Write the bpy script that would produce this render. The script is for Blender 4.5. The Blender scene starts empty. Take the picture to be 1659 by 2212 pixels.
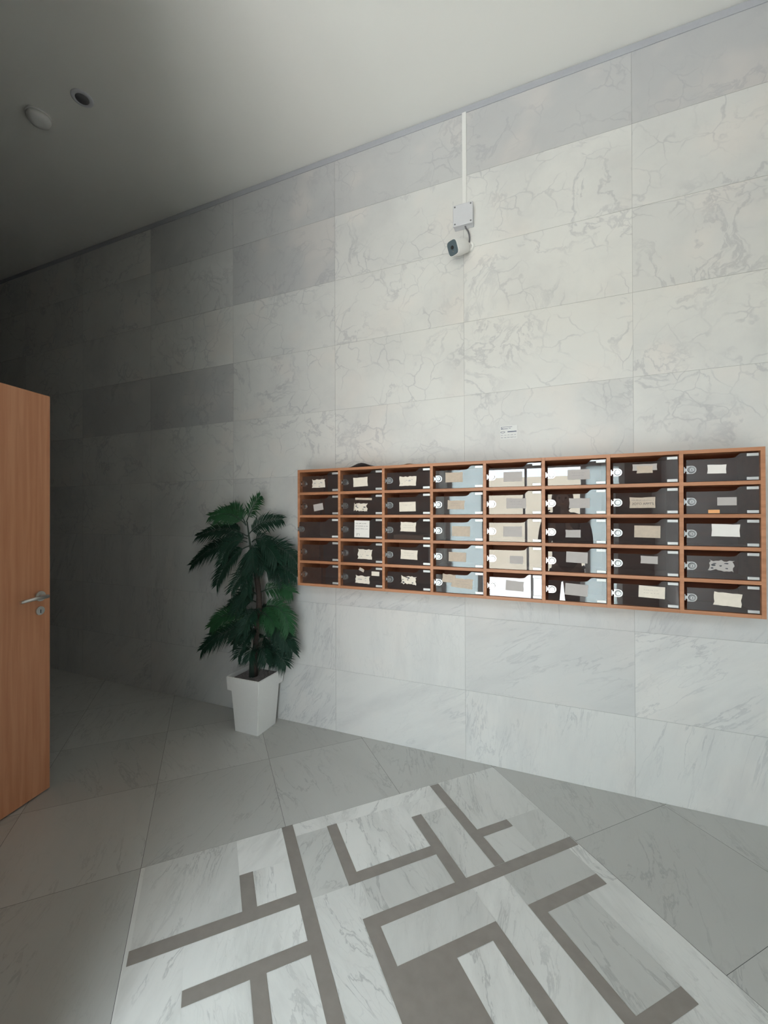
import bpy, bmesh, math, random
from mathutils import Vector, Matrix
random.seed(7)
R = math.radians
SC = bpy.context.scene
COL = SC.collection

# ------------------------------------------------------------------ camera
cd = bpy.data.cameras.new('camera'); cam = bpy.data.objects.new('camera', cd); COL.objects.link(cam)
cd.sensor_fit = 'HORIZONTAL'; cd.sensor_width = 36.0; cd.lens = 36.0 * 902.35 / 1659.0
cd.clip_start = 0.02; cd.clip_end = 200
rm = Matrix(((0.9248376833, 0.0046693208, 0.3803333498),
             (0.3803492337, -0.0031569174, -0.9248375502),
             (-0.0031176822, 0.9999841155, -0.0046956088)))
cam.matrix_world = Matrix.Translation((0, -2.4648, 1.45)) @ rm.to_4x4()
SC.camera = cam

# ------------------------------------------------------------------ exposure, world, daylight
vs = SC.view_settings
vs.view_transform = 'Standard'; vs.look = 'None'; vs.gamma = 1.0; vs.use_curve_mapping = False
vs.exposure = -0.17
SC.cycles.use_denoising = True
SC.cycles.max_bounces = 10; SC.cycles.diffuse_bounces = 5; SC.cycles.glossy_bounces = 5
SC.cycles.transparent_max_bounces = 24; SC.cycles.caustics_reflective = False
SC.cycles.sample_clamp_indirect = 6.0

SKY = 14.5                                   # daylight outside the entrance
w = bpy.data.worlds.new('world'); SC.world = w; w.use_nodes = True
nt = w.node_tree; bgn = nt.nodes['Background']
tc = nt.nodes.new('ShaderNodeTexCoord'); sp = nt.nodes.new('ShaderNodeSeparateXYZ')
nt.links.new(tc.outputs['Generated'], sp.inputs[0])
cr = nt.nodes.new('ShaderNodeValToRGB'); nt.links.new(sp.outputs['Z'], cr.inputs[0])
e = cr.color_ramp.elements
e[0].position = 0.0; e[0].color = (0.86, 0.86, 0.85, 1)      # sunlit pavement below the horizon
e[1].position = 0.30; e[1].color = (0.80, 0.92, 1.0, 1)
x = e.new(0.02); x.color = (0.85, 0.93, 1.0, 1)
nt.links.new(cr.outputs[0], bgn.inputs['Color']); bgn.inputs['Strength'].default_value = SKY

DY = -4.0                                    # plane of the street entrance
DX0, DX1, DZ = -1.50, 0.73, 2.75
ld = bpy.data.lights.new('entrance_daylight', 'AREA'); ld.shape = 'RECTANGLE'
ld.size = DX1 - DX0; ld.size_y = DZ; ld.energy = 1.0
ld.cycles.is_portal = True
lo = bpy.data.objects.new('entrance_daylight', ld); COL.objects.link(lo)
lo.location = ((DX0 + DX1) / 2, DY - 0.06, DZ / 2)
lo.rotation_euler = (R(90), 0, 0)            # local -Z looks to +Y, into the lobby

sun = bpy.data.lights.new('sun', 'SUN'); sun.energy = 38.0; sun.angle = R(0.6); sun.color = (1.0, 0.97, 0.92)
so = bpy.data.objects.new('sun', sun); COL.objects.link(so)
so.rotation_euler = Vector((0.28, 0.50, -1.0)).to_track_quat('-Z', 'Y').to_euler()

# ------------------------------------------------------------------ node helpers
def new_mat(name):
    m = bpy.data.materials.new(name); m.use_nodes = True
    return m, m.node_tree, m.node_tree.nodes['Principled BSDF']
def N(nt, kind, ins=None, **props):
    n = nt.nodes.new(kind)
    for k, v in props.items(): setattr(n, k, v)
    for k, v in (ins or {}).items():
        if isinstance(v, bpy.types.NodeSocket): nt.links.new(v, n.inputs[k])
        else: n.inputs[k].default_value = v
    return n
def M2(nt, op, a, b=0.0, c=0.0, clamp=False):
    n = nt.nodes.new('ShaderNodeMath'); n.operation = op; n.use_clamp = clamp
    for i, v in enumerate((a, b, c)):
        if isinstance(v, bpy.types.NodeSocket): nt.links.new(v, n.inputs[i])
        else: n.inputs[i].default_value = v
    return n.outputs[0]
def MIX(nt, f, a, b, mode='MIX'):
    n = nt.nodes.new('ShaderNodeMix'); n.data_type = 'RGBA'; n.blend_type = mode
    for i, v in ((0, f), (6, a), (7, b)):
        if isinstance(v, bpy.types.NodeSocket): nt.links.new(v, n.inputs[i])
        else: n.inputs[i].default_value = v if i == 0 else (*v, 1)
    return n.outputs[2]
def STEP(nt, v, lo, hi, a=0.0, b=1.0):
    n = N(nt, 'ShaderNodeMapRange', {'From Min': lo, 'From Max': hi, 'To Min': a, 'To Max': b}, interpolation_type='SMOOTHSTEP')
    nt.links.new(v, n.inputs['Value']); return n.outputs[0]
def plain(name, col, rough=0.5, metal=0.0, bump=0.0, bscale=60, vary=0.06, spec=0.5):
    m, nt, b = new_mat(name)
    tc = N(nt, 'ShaderNodeTexCoord')
    no = N(nt, 'ShaderNodeTexNoise', {'Vector': tc.outputs['Object'], 'Scale': bscale, 'Detail': 4.0})
    dark = tuple(c * (1 - vary * 2) for c in col); lite = tuple(min(1, c * (1 + vary)) for c in col)
    nt.links.new(MIX(nt, no.outputs[0], dark, lite), b.inputs['Base Color'])
    b.inputs['Roughness'].default_value = rough; b.inputs['Metallic'].default_value = metal
    b.inputs['Specular IOR Level'].default_value = spec
    if bump:
        bp = N(nt, 'ShaderNodeBump', {'Height': no.outputs[0], 'Strength': bump, 'Distance': 0.002})
        nt.links.new(bp.outputs[0], b.inputs['Normal'])
    return m

def marble(name, white, grey, vein, rough, crackle=1.0, streak=0.0, vscale=1.0, warm=0.0):
    m, nt, b = new_mat(name)
    tc = N(nt, 'ShaderNodeTexCoord')
    tone = N(nt, 'ShaderNodeAttribute', attribute_name='tone').outputs['Fac']
    seed = N(nt, 'ShaderNodeAttribute', attribute_name='seed').outputs['Fac']
    off = N(nt, 'ShaderNodeCombineXYZ', {0: M2(nt, 'MULTIPLY', seed, 37.0), 1: M2(nt, 'MULTIPLY', seed, 11.0), 2: M2(nt, 'MULTIPLY', seed, 23.0)})
    v0 = N(nt, 'ShaderNodeVectorMath', {0: tc.outputs['Object'], 1: off.outputs[0]}, operation='ADD').outputs[0]
    ang = M2(nt, 'MULTIPLY_ADD', seed, 1.3, 0.35)
    rot = N(nt, 'ShaderNodeVectorRotate', {'Vector': v0, 'Angle': ang}, rotation_type='Y_AXIS' if streak < 5 else 'Z_AXIS').outputs[0]
    if streak:
        stv = (1.0, 1.0, 4.2) if streak < 5 else (1.0, 4.0, 1.0)
        v1 = N(nt, 'ShaderNodeMapping', {'Vector': rot, 'Scale': stv}).outputs[0]
    else:
        v1 = v0
    warp = N(nt, 'ShaderNodeTexNoise', {'Vector': v1, 'Scale': 2.4 * vscale, 'Detail': 5.0}).outputs['Color']
    wv = N(nt, 'ShaderNodeVectorMath', {0: warp, 1: (0.5, 0.5, 0.5)}, operation='SUBTRACT').outputs[0]
    wv = N(nt, 'ShaderNodeVectorMath', {0: wv, 'Scale': 0.45}, operation='SCALE').outputs[0]
    v2 = N(nt, 'ShaderNodeVectorMath', {0: v1, 1: wv}, operation='ADD').outputs[0]
    cloud = N(nt, 'ShaderNodeTexNoise', {'Vector': v1, 'Scale': 1.7 * vscale, 'Detail': 7.0, 'Roughness': 0.62}).outputs[0]
    mask = STEP(nt, N(nt, 'ShaderNodeTexNoise', {'Vector': v0, 'Scale': 2.6, 'Detail': 3.0}).outputs[0], 0.38, 0.62)
    n1 = N(nt, 'ShaderNodeTexNoise', {'Vector': v2, 'Scale': 2.0 * vscale, 'Detail': 8.0, 'Roughness': 0.6, 'Distortion': 0.5}).outputs[0]
    veinb = STEP(nt, M2(nt, 'ABSOLUTE', M2(nt, 'SUBTRACT', n1, 0.5)), 0.0, 0.022, 1.0, 0.0)
    veinb = M2(nt, 'MULTIPLY', veinb, mask)
    vo = N(nt, 'ShaderNodeTexVoronoi', {'Vector': v2, 'Scale': 7.5 * vscale}, feature='DISTANCE_TO_EDGE').outputs['Distance']
    ck = STEP(nt, vo, 0.0, 0.045, 1.0, 0.0)
    mask2 = STEP(nt, N(nt, 'ShaderNodeTexNoise', {'Vector': v0, 'Scale': 4.3, 'Detail': 4.0}).outputs[0], 0.42, 0.66)
    ck = M2(nt, 'MULTIPLY', M2(nt, 'MULTIPLY', ck, mask2), 0.45 * crackle)
    fine = N(nt, 'ShaderNodeTexNoise', {'Vector': v2, 'Scale': 14.0 * vscale, 'Detail': 6.0, 'Roughness': 0.7}).outputs[0]
    fk = STEP(nt, fine, 0.60, 0.78, 0.0, 0.45)
    base = MIX(nt, tone, white, grey)
    cl = STEP(nt, cloud, 0.40, 0.72, 0.0, 0.55)
    base = MIX(nt, M2(nt, 'MULTIPLY', cl, 0.75), base, grey)
    if warm:
        wm = STEP(nt, N(nt, 'ShaderNodeTexNoise', {'Vector': v0, 'Scale': 3.1, 'Detail': 2.0}).outputs[0], 0.5, 0.7, 0.0, warm)
        base = MIX(nt, wm, base, (0.80, 0.72, 0.66))
    tot = M2(nt, 'MAXIMUM', M2(nt, 'MAXIMUM', M2(nt, 'MULTIPLY', veinb, 0.45), ck), M2(nt, 'MULTIPLY', fk, mask2))
    colr = MIX(nt, tot, base, vein)
    nt.links.new(colr, b.inputs['Base Color'])
    b.inputs['Roughness'].default_value = rough
    b.inputs['Specular IOR Level'].default_value = 0.3
    return m

MT = {}
MT['wall_marble'] = marble('wall_marble', (0.72, 0.72, 0.695), (0.45, 0.455, 0.465), (0.38, 0.385, 0.41), 0.42, 1.0, 0.0, warm=0.25)
MT['wall_marble_streaked'] = marble('wall_marble_streaked', (0.70, 0.70, 0.685), (0.50, 0.505, 0.51), (0.38, 0.39, 0.41), 0.42, 0.35, 1.0, 1.0, warm=0.15)
MT['floor_marble'] = marble('floor_marble', (0.86, 0.86, 0.83), (0.50, 0.50, 0.475), (0.30, 0.305, 0.30), 0.30, 0.3, 9.0, 1.1)
MT['floor_marble'].node_tree.nodes['Principled BSDF'].inputs['Specular IOR Level'].default_value = 0.35
MT['taupe'] = plain('taupe_stone', (0.30, 0.27, 0.245), 0.4, bscale=25, vary=0.10)
MT['grout'] = plain('grout', (0.40, 0.40, 0.395), 0.9)
MT['joint'] = plain('slab_joint', (0.12, 0.12, 0.115), 0.9)
MT['ceiling'] = plain('ceiling_paint', (0.83, 0.83, 0.79), 0.9, bscale=3, vary=0.01)
MT['dark_panel'] = plain('dark_wall_panel', (0.060, 0.050, 0.044), 0.6, bscale=4)
MT['corridor_paint'] = plain('corridor_paint', (0.34, 0.33, 0.315), 0.8, bscale=3)
MT['side_paint'] = plain('side_wall_paint', (0.30, 0.29, 0.28), 0.7, bscale=4)
MT['alu'] = plain('white_aluminium', (0.75, 0.76, 0.76), 0.4)
MT['white_plastic'] = plain('white_plastic', (0.78, 0.78, 0.76), 0.45, vary=0.02)
MT['grey_plastic'] = plain('pale_grey_plastic', (0.62, 0.63, 0.66), 0.5, vary=0.02)
MT['dark_glass'] = plain('camera_face', (0.11, 0.145, 0.165), 0.25, vary=0.02)
MT['strip_grey'] = plain('ceiling_strip', (0.43, 0.44, 0.47), 0.6, vary=0.03)
MT['cable'] = plain('grey_cable', (0.14, 0.14, 0.15), 0.5)
MT['chrome'] = plain('chrome', (0.78, 0.78, 0.79), 0.16, 1.0, vary=0.02)
MT['lock_metal'] = plain('lock_metal', (0.56, 0.56, 0.565), 0.27, 1.0, vary=0.05)
MT['hinge_metal'] = plain('hinge_metal', (0.62, 0.62, 0.61), 0.45, 0.6, vary=0.05)
MT['satin'] = plain('satin_metal', (0.80, 0.79, 0.76), 0.32, 0.85, vary=0.02)
MT['black'] = plain('black_slot', (0.02, 0.02, 0.02), 0.5)
MT['paper'] = plain('cream_paper', (0.78, 0.70, 0.60), 0.85, bscale=40, vary=0.08)
MT['paper_white'] = plain('white_paper', (0.80, 0.76, 0.72), 0.85, bscale=40, vary=0.03)
MT['paper_grey'] = plain('grey_paper', (0.46, 0.42, 0.40), 0.85, bscale=40, vary=0.05)
MT['paper_tan'] = plain('tan_paper', (0.55, 0.45, 0.36), 0.85, bscale=60, vary=0.12)
MT['clear_sticker'] = plain('clear_sticker', (0.70, 0.71, 0.70), 0.5, vary=0.01)
MT['ink'] = plain('ink', (0.05, 0.05, 0.06), 0.8)
MT['ink_soft'] = plain('faded_ink', (0.25, 0.22, 0.22), 0.8)
MT['blue_ink'] = plain('sticker_ink', (0.16, 0.18, 0.24), 0.7)
MT['orange'] = plain('flat_orange', (0.85, 0.42, 0.18), 0.8)  # colours the reflection painted on one door, and the mouth
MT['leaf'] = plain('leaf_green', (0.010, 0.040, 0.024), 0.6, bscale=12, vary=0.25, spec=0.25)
MT['leaf_lit'] = plain('leaf_lit_green', (0.022, 0.090, 0.034), 0.6, bscale=12, vary=0.2, spec=0.25)  # same leaf as it looks in the light, brightness put into the colour
MT['stem'] = plain('stem_bark', (0.055, 0.038, 0.030), 0.8, bump=0.8, bscale=90, vary=0.3)
MT['sheath'] = plain('stem_green', (0.03, 0.055, 0.04), 0.6, bscale=30, vary=0.3)
MT['gravel'] = plain('gravel', (0.30, 0.27, 0.26), 0.9, bscale=150, vary=0.4)
MT['cloth'] = plain('dark_cloth', (0.035, 0.037, 0.045), 0.85, bscale=80)
MT['trousers'] = plain('dark_trousers', (0.03, 0.035, 0.05), 0.85, bscale=80)
MT['skin'] = plain('skin', (0.55, 0.34, 0.25), 0.55, vary=0.02)
MT['hair'] = plain('dark_hair', (0.02, 0.015, 0.012), 0.5, bscale=120, vary=0.3)
MT['facade'] = plain('beige_facade', (0.76, 0.66, 0.51), 0.9, bscale=2)
MT['facade_white'] = plain('white_facade', (0.72, 0.72, 0.70), 0.9, bscale=2)
MT['glass_green'] = plain('frosted_green_pane', (0.42, 0.50, 0.47), 0.35, bscale=2)

def wood(name, c1, c2, rough, axis=0, spec=0.4):
    m, nt, b = new_mat(name)
    tc = N(nt, 'ShaderNodeTexCoord')
    s = [3, 3, 3]; s[axis] = 0.35
    if axis == 0: s = [0.6, 8, 14]
    elif axis == 2: s = [14, 14, 0.6]
    mp = N(nt, 'ShaderNodeMapping', {'Vector': tc.outputs['Object'], 'Scale': s})
    n = N(nt, 'ShaderNodeTexNoise', {'Vector': mp.outputs[0], 'Scale': 3.0, 'Detail': 6.0, 'Distortion': 0.4})
    nt.links.new(MIX(nt, STEP(nt, n.outputs[0], 0.3, 0.7), c1, c2), b.inputs['Base Color'])
    b.inputs['Roughness'].default_value = rough; b.inputs['Specular IOR Level'].default_value = spec
    return m
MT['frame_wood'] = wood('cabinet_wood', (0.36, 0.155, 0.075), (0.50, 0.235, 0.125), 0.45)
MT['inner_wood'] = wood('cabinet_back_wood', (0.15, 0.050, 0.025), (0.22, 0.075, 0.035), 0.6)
MT['door_wood'] = wood('door_wood', (0.62, 0.27, 0.135), (0.72, 0.35, 0.19), 0.5, 2)

def frosted():
    m = bpy.data.materials.new('frosted_pane'); m.use_nodes = True; nt = m.node_tree; nt.nodes.clear()
    out = nt.nodes.new('ShaderNodeOutputMaterial')
    a = N(nt, 'ShaderNodeBsdfTranslucent', {'Color': (0.76, 0.82, 0.82, 1)}); b = N(nt, 'ShaderNodeBsdfDiffuse', {'Color': (0.7, 0.73, 0.73, 1)})
    mx = N(nt, 'ShaderNodeMixShader', {0: 0.25, 1: a.outputs[0], 2: b.outputs[0]}); nt.links.new(mx.outputs[0], out.inputs[0])
    return m
MT['frosted'] = frosted()
def smoked_glass():
    m = bpy.data.materials.new('smoked_glass'); m.use_nodes = True; nt = m.node_tree; nt.nodes.clear()
    out = nt.nodes.new('ShaderNodeOutputMaterial')
    tr = N(nt, 'ShaderNodeBsdfTransparent', {'Color': (0.60, 0.55, 0.53, 1)})
    gl = N(nt, 'ShaderNodeBsdfGlossy', {'Color': (0.95, 0.97, 1.0, 1), 'Roughness': 0.0})
    fr = N(nt, 'ShaderNodeFresnel', {'IOR': 1.9})
    geo = N(nt, 'ShaderNodeNewGeometry')
    fac = M2(nt, 'MULTIPLY', fr.outputs[0], M2(nt, 'SUBTRACT', 1.0, geo.outputs['Backfacing']))
    mx = N(nt, 'ShaderNodeMixShader', {0: fac, 1: tr.outputs[0], 2: gl.outputs[0]})
    du = N(nt, 'ShaderNodeBsdfDiffuse', {'Color': (0.42, 0.38, 0.38, 1)})
    m3 = N(nt, 'ShaderNodeMixShader', {0: 0.05, 1: mx.outputs[0], 2: du.outputs[0]})
    nt.links.new(m3.outputs[0], out.inputs[0])
    return m
MT['smoked'] = smoked_glass()

# ------------------------------------------------------------------ mesh helpers
def mk(name, bm, mats, parent=None, smooth=False, loc=None, rot=None):
    me = bpy.data.meshes.new(name); bm.to_mesh(me); bm.free()
    for m in (mats if isinstance(mats, (list, tuple)) else [mats]): me.materials.append(MT[m])
    if smooth:
        for p in me.polygons: p.use_smooth = True
    o = bpy.data.objects.new(name, me); COL.objects.link(o)
    if parent: o.parent = parent
    if loc: o.location = loc
    if rot: o.rotation_euler = rot
    return o
def empty(name, loc=(0, 0, 0), rot=(0, 0, 0)):
    o = bpy.data.objects.new(name, None); COL.objects.link(o); o.location = loc; o.rotation_euler = rot
    o.empty_display_size = 0.1
    return o
def tag(o, label=None, cat=None, group=None, kind=None):
    for k, v in (('label', label), ('category', cat), ('group', group), ('kind', kind)):
        if v: o[k] = v
    return o
def box(bm, x0, x1, y0, y1, z0, z1, mi=0, bev=0.0):
    vs_ = [bm.verts.new(c) for c in ((x0,y0,z0),(x1,y0,z0),(x1,y1,z0),(x0,y1,z0),(x0,y0,z1),(x1,y0,z1),(x1,y1,z1),(x0,y1,z1))]
    fs = []
    for f in ((0,3,2,1),(4,5,6,7),(0,1,5,4),(1,2,6,5),(2,3,7,6),(3,0,4,7)):
        q = bm.faces.new([vs_[i] for i in f]); q.material_index = mi; fs.append(q)
    if bev:
        es = list({e for f in fs for e in f.edges})
        r = bmesh.ops.bevel(bm, geom=es, offset=bev, segments=2, affect='EDGES', profile=0.5)
        for f in r['faces']: f.material_index = mi
    return fs
def prism(bm, pts, y0, y1, mi=0):
    """pts: list of (x,z) counter-clockwise seen from -y; extruded from y0 (front) to y1 (back)"""
    a = [bm.verts.new((p[0], y0, p[1])) for p in pts]; b = [bm.verts.new((p[0], y1, p[1])) for p in pts]
    n = len(pts)
    f = bm.faces.new(a); f.material_index = mi
    f = bm.faces.new(b[::-1]); f.material_index = mi
    for i in range(n):
        f = bm.faces.new((a[i], b[i], b[(i+1) % n], a[(i+1) % n])); f.material_index = mi
def tube(bm, pts, rad, seg=10, mi=0, caps=True):
    pts = [Vector(p) for p in pts]; n = len(pts)
    rr = rad if isinstance(rad, (list, tuple)) else [rad] * n
    rings = []; up = Vector((0.13, 0.21, 0.97))
    for i, p in enumerate(pts):
        t = (pts[min(i+1, n-1)] - pts[max(i-1, 0)]).normalized()
        a = t.cross(up)
        if a.length < 1e-3: a = t.cross(Vector((1, 0, 0)))
        a.normalize(); b = t.cross(a)
        rings.append([bm.verts.new(p + (a*math.cos(2*math.pi*k/seg) + b*math.sin(2*math.pi*k/seg)) * rr[i]) for k in range(seg)])
    for i in range(n-1):
        for k in range(seg):
            f = bm.faces.new((rings[i][k], rings[i][(k+1) % seg], rings[i+1][(k+1) % seg], rings[i+1][k])); f.material_index = mi; f.smooth = True
    if caps:
        for r in (rings[0][::-1], rings[-1]):
            f = bm.faces.new(r); f.material_index = mi
def disc_y(bm, cx, cz, r, y0, y1, seg=24, mi=0, r2=None):
    r2 = r if r2 is None else r2
    a = [bm.verts.new((cx + r2*math.cos(2*math.pi*k/seg), y0, cz + r2*math.sin(2*math.pi*k/seg))) for k in range(seg)]
    b = [bm.verts.new((cx + r*math.cos(2*math.pi*k/seg), y1, cz + r*math.sin(2*math.pi*k/seg))) for k in range(seg)]
    f = bm.faces.new(a); f.material_index = mi
    f = bm.faces.new(b[::-1]); f.material_index = mi
    for k in range(seg):
        f = bm.faces.new((a[k], b[k], b[(k+1) % seg], a[(k+1) % seg])); f.material_index = mi
def lathe(bm, prof, seg=28, mi=0, cx=0, cy=0):
    rings = [[bm.verts.new((cx + r*math.cos(2*math.pi*k/seg), cy + r*math.sin(2*math.pi*k/seg), z)) for k in range(seg)] for r, z in prof]
    for i in range(len(rings)-1):
        for k in range(seg):
            f = bm.faces.new((rings[i][k], rings[i][(k+1) % seg], rings[i+1][(k+1) % seg], rings[i+1][k])); f.material_index = mi; f.smooth = True
    for r in (rings[0][::-1], rings[-1]):
        f = bm.faces.new(r); f.material_index = mi
    bmesh.ops.recalc_face_normals(bm, faces=bm.faces)

H = 3.864
WX0, WX1 = -7.2, 1.12

# ------------------------------------------------------------------ the mailbox wall, slab by slab
def attr_layers(bm):
    return bm.faces.layers.float.new('tone'), bm.faces.layers.float.new('seed')
TW, TH, X0, Z0 = 0.8675, 0.4345, -0.4975, 0.41
TONE = {(0, 8): .72, (1, 8): .85, (-1, 8): .62, (-2, 8): .66, (-3, 8): .6, (-2, 7): .72, (0, 1): .42, (1, 7): .22, (1, 6): .32,
        (-3, 5): .7, (-3, 7): .35, (-4, 5): .5, (0, 2): .45, (1, 2): .40, (-1, 2): .38, (-2, 2): .3, (-1, 4): .05, (0, 7): .06, (0, 5): .10}
bm = bmesh.new(); lt, ls = attr_layers(bm)
rng = random.Random(3)
box(bm, WX0, WX1, 0.002, 0.30, 0.0, H, 2)
g = 0.0006
for j in range(0, 9):
    z0 = 0.0 if j == 0 else Z0 + TH*(j-1); z1 = min(H, Z0 + TH*j)
    for i in range(-8, 4):
        x0 = max(WX0, X0 + TW*i); x1 = min(WX1, X0 + TW*(i+1))
        if x1 - x0 < 0.01: continue
        t = TONE.get((i, j), rng.uniform(0.0, 0.22)); s_ = rng.random()
        vs_ = [bm.verts.new(c) for c in ((x0+g, 0, z0+g), (x1-g, 0, z0+g), (x1-g, 0, z1-g), (x0+g, 0, z1-g))]
        f = bm.faces.new(vs_); f[lt] = t; f[ls] = s_; f.material_index = 1 if j <= 2 else 0
        for a, b_ in ((0, 1), (1, 2), (2, 3), (3, 0)):
            q = bm.faces.new((vs_[b_], vs_[a], bm.verts.new(vs_[a].co + Vector((0, .003, 0))), bm.verts.new(vs_[b_].co + Vector((0, .003, 0)))))
            q[lt] = t; q[ls] = s_; q.material_index = 2
tag(mk('wall_mailbox', bm, ['wall_marble', 'wall_marble_streaked', 'grout']), kind='structure')

# light corner of the slab beside the conduit is part of the stone; grey trim strip under the ceiling, its dark tone painting in the shadow gap
bm = bmesh.new(); box(bm, WX0, WX1, -0.004, 0.0, H-0.042, H-0.004, 0)
tag(mk('trim_1', bm, 'strip_grey'), kind='structure')

bm = bmesh.new(); box(bm, WX0, WX1+0.15, DY-0.2, 0.3, H, H+0.2, 0)
tag(mk('ceiling', bm, 'ceiling'), kind='structure')

# ------------------------------------------------------------------ floor: diagonal slabs with an inlaid field
bm = bmesh.new(); lt, ls = attr_layers(bm)
S2 = 2 ** -0.5
def ab(a, b, z): return ((a + b) * S2, (b - a) * S2, z)      # a along (1,-1), b along (1,1)
NS = [0]
def slab(a0, a1, b0, b1, t, z=0.0, mi=0, gap=0.0008, sd=None):
    if z: NS[0] += 1; z += NS[0]*0.000012
    vs_ = [bm.verts.new(ab(a, b, z)) for a, b in ((a0+gap, b0+gap), (a1-gap, b0+gap), (a1-gap, b1-gap), (a0+gap, b1-gap))]
    f = bm.faces.new(vs_); f[lt] = t; f[ls] = rng.random() if sd is None else sd; f.material_index = mi
    if f.normal.z == 0: f.normal_update()
    if f.normal.z < 0: f.normal_flip()
box(bm, WX0, WX1+0.15, DY-0.2, 0.3, -0.2, -0.0006, 2)
G = 0.585
for i in range(-12, 13):
    for j in range(-14, 12):
        a0, b0 = -0.23 + G*i, -0.25 + G*j
        c = ab(a0+G/2, b0+G/2, 0)
        if not (WX0-0.5 < c[0] < WX1+0.5 and DY-0.4 < c[1] < 0.45): continue
        if 0 <= i < 3 and -3 <= j < 0: continue
        slab(a0, a0+G, b0, b0+G, rng.uniform(0.80, 1.0), gap=0.0008)
# the light field (i 0..2, j -3..-1) with its pieces
FA0, FA1, FB0, FB1 = -0.23, 1.525, -2.005, -0.25
slab(FA0, FA1, FB0, FB1, 0.15, 0.0, gap=0.0008)
e1 = 0.0004
for a0, a1, b0, b1, t in (
    (-.23, .13, -1.99, -1.635, .42), (-.23, -.035, -1.635, -1.437, .0), (-.035, .13, -1.584, -1.437, .04),
    (.182, .325, -1.99, -1.437, .03), (.375, .95, -1.58, -1.437, .12), (.375, .95, -1.82, -1.63, .08), (.182, .95, -2.0, -1.822, .05),
    (-.23, -.153, -1.387, -1.197, .10), (-.23, -.153, -1.197, -.663, .0), (-.153, .178, -1.387, -1.243, .60), (.178, .7, -1.387, -1.243, .22), (.7, 1.5, -1.387, -1.243, .15),
    (-.153, .13, -1.197, -.857, .04), (-.153, -.053, -.857, -.663, .05), (.18, .327, -1.243, -1.197, .3), (.18, .327, -1.197, -.855, .55),
    (-.053, .327, -.803, -.663, .45), (-.23, .13, -.61, -.25, .40), (.13, .325, -.445, -.25, .62), (.178, .325, -.61, -.445, .45),
    (.375, .517, -1.19, -.805, .42), (.375, 1.5, -.805, -.658, .20), (.375, .513, -.658, -.31, .75), (.375, .47, -.31, -.252, .12), (.47, 1.5, -.31, -.252, .22),
    (.562, 1.5, -.412, -.252, .16), (.562, .905, -.61, -.412, .72), (.955, 1.5, -.66, -.412, .2), (.57, 1.5, -1.0, -.857, .10)):
    slab(a0, a1, b0, b1, t, e1, 0, 0.0006)
e2 = 0.0008
for a0, a1, b0, b1 in (
    (-.228, 1.5, -1.438, -1.388),
    (-.157, .180, -1.243, -1.196), (.131, .180, -1.196, -.805),
    (-.057, .328, -.855, -.803), (-.224, .326, -.663, -.612), (.131, .177, -.612, -.446),
    (.327, .376, -1.240, -.255), (.376, 1.5, -1.240, -1.190), (.517, 1.5, -1.190, -1.0), (.517, .569, -1.0, -.806), (.569, 1.5, -.857, -.806),
    (.513, .563, -.658, -.311), (.563, .955, -.658, -.611), (.904, .955, -.611, -.413),
    (.130, .182, -1.992, -1.438), (-.035, .130, -1.635, -1.583), (.326, .374, -1.822, -1.438), (.374, 1.0, -1.629, -1.580)):
    slab(a0, a1, b0, b1, 0, e2, 1, 0.0)
tag(mk('floor', bm, ['floor_marble', 'taupe', 'joint']), kind='structure')

# ------------------------------------------------------------------ the rest of the lobby shell
def shell(name, mat, *b_):
    bm = bmesh.new()
    for q in b_: box(bm, *q, 0)
    return tag(mk(name, bm, mat), kind='structure')
shell('wall_corridor', 'corridor_paint', (WX0, -3.18, -2.2, -2.0, 0, H), (-3.18, -2.33, -2.2, -2.0, 2.12, H), (-2.33, -1.13, -2.2, -2.0, 0, H))
shell('wall_left', 'corridor_paint', (DX0-.2, DX0, DY, -2.2, 0, H))
shell('wall_end', 'corridor_paint', (WX0-0.15, WX0, -2.2, 0.3, 0, H))
shell('wall_right', 'side_paint', (WX1, WX1+0.15, DY, 0.0, 0, H))
shell('wall_back', 'dark_panel', (DX1, WX1+0.15, DY-0.2, DY, 0, H), (DX0, DX1, DY-0.2, DY, DZ, H))
shell('wall_closet', 'dark_panel', (-3.4, -2.1, -3.0, -2.9, 0, H), (-3.4, -3.3, -2.9, -2.2, 0, H), (-2.2, -2.1, -2.9, -2.2, 0, H))

# street entrance: white aluminium frame behind the photographer (seen mirrored in the mailbox doors)
ent = empty('window_1', ((DX0+DX1)/2, DY, 0)); tag(ent, kind='structure')
def lbox(name, mat, parent, x0, x1, y0, y1, z0, z1, bev=0.0):
    bm = bmesh.new(); ox, oy, oz = parent.location
    box(bm, x0-ox, x1-ox, y0-oy, y1-oy, z0-oz, z1-oz, 0, bev); return mk(name, bm, mat, parent)
bm = bmesh.new(); ox = ent.location.x
for q in ((DX0, DX0+.06, 0, DZ), (DX1-.06, DX1, 0, DZ), (DX0, DX1, DZ-.06, DZ), (DX0, DX1, 2.10, 2.16), (-0.98, -0.91, 0, 2.1), (0.34, 0.40, 0, 2.1), (-0.36, -0.33, 0, 2.1), (DX0, -0.98, 0, .12), (0.40, DX1, 0, .12), (0.09, 0.11, .95, 1.35)):
    vt = q[1]-q[0] < .1
    box(bm, q[0]-ox, q[1]-ox, -0.05-.003*vt, 0.0+.003*vt, q[2], q[3]-(0 if q[3] < DZ else .001), 0)
mk('window_frame', bm, 'alu', ent)
lbox('side_panel', 'frosted', ent, 0.40, DX1-.06, DY-.03, DY-.02, .12, 2.1)
lbox('side_panel', 'frosted', ent, DX0+.06, -0.98, DY-.03, DY-.02, .12, 2.1)

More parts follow.
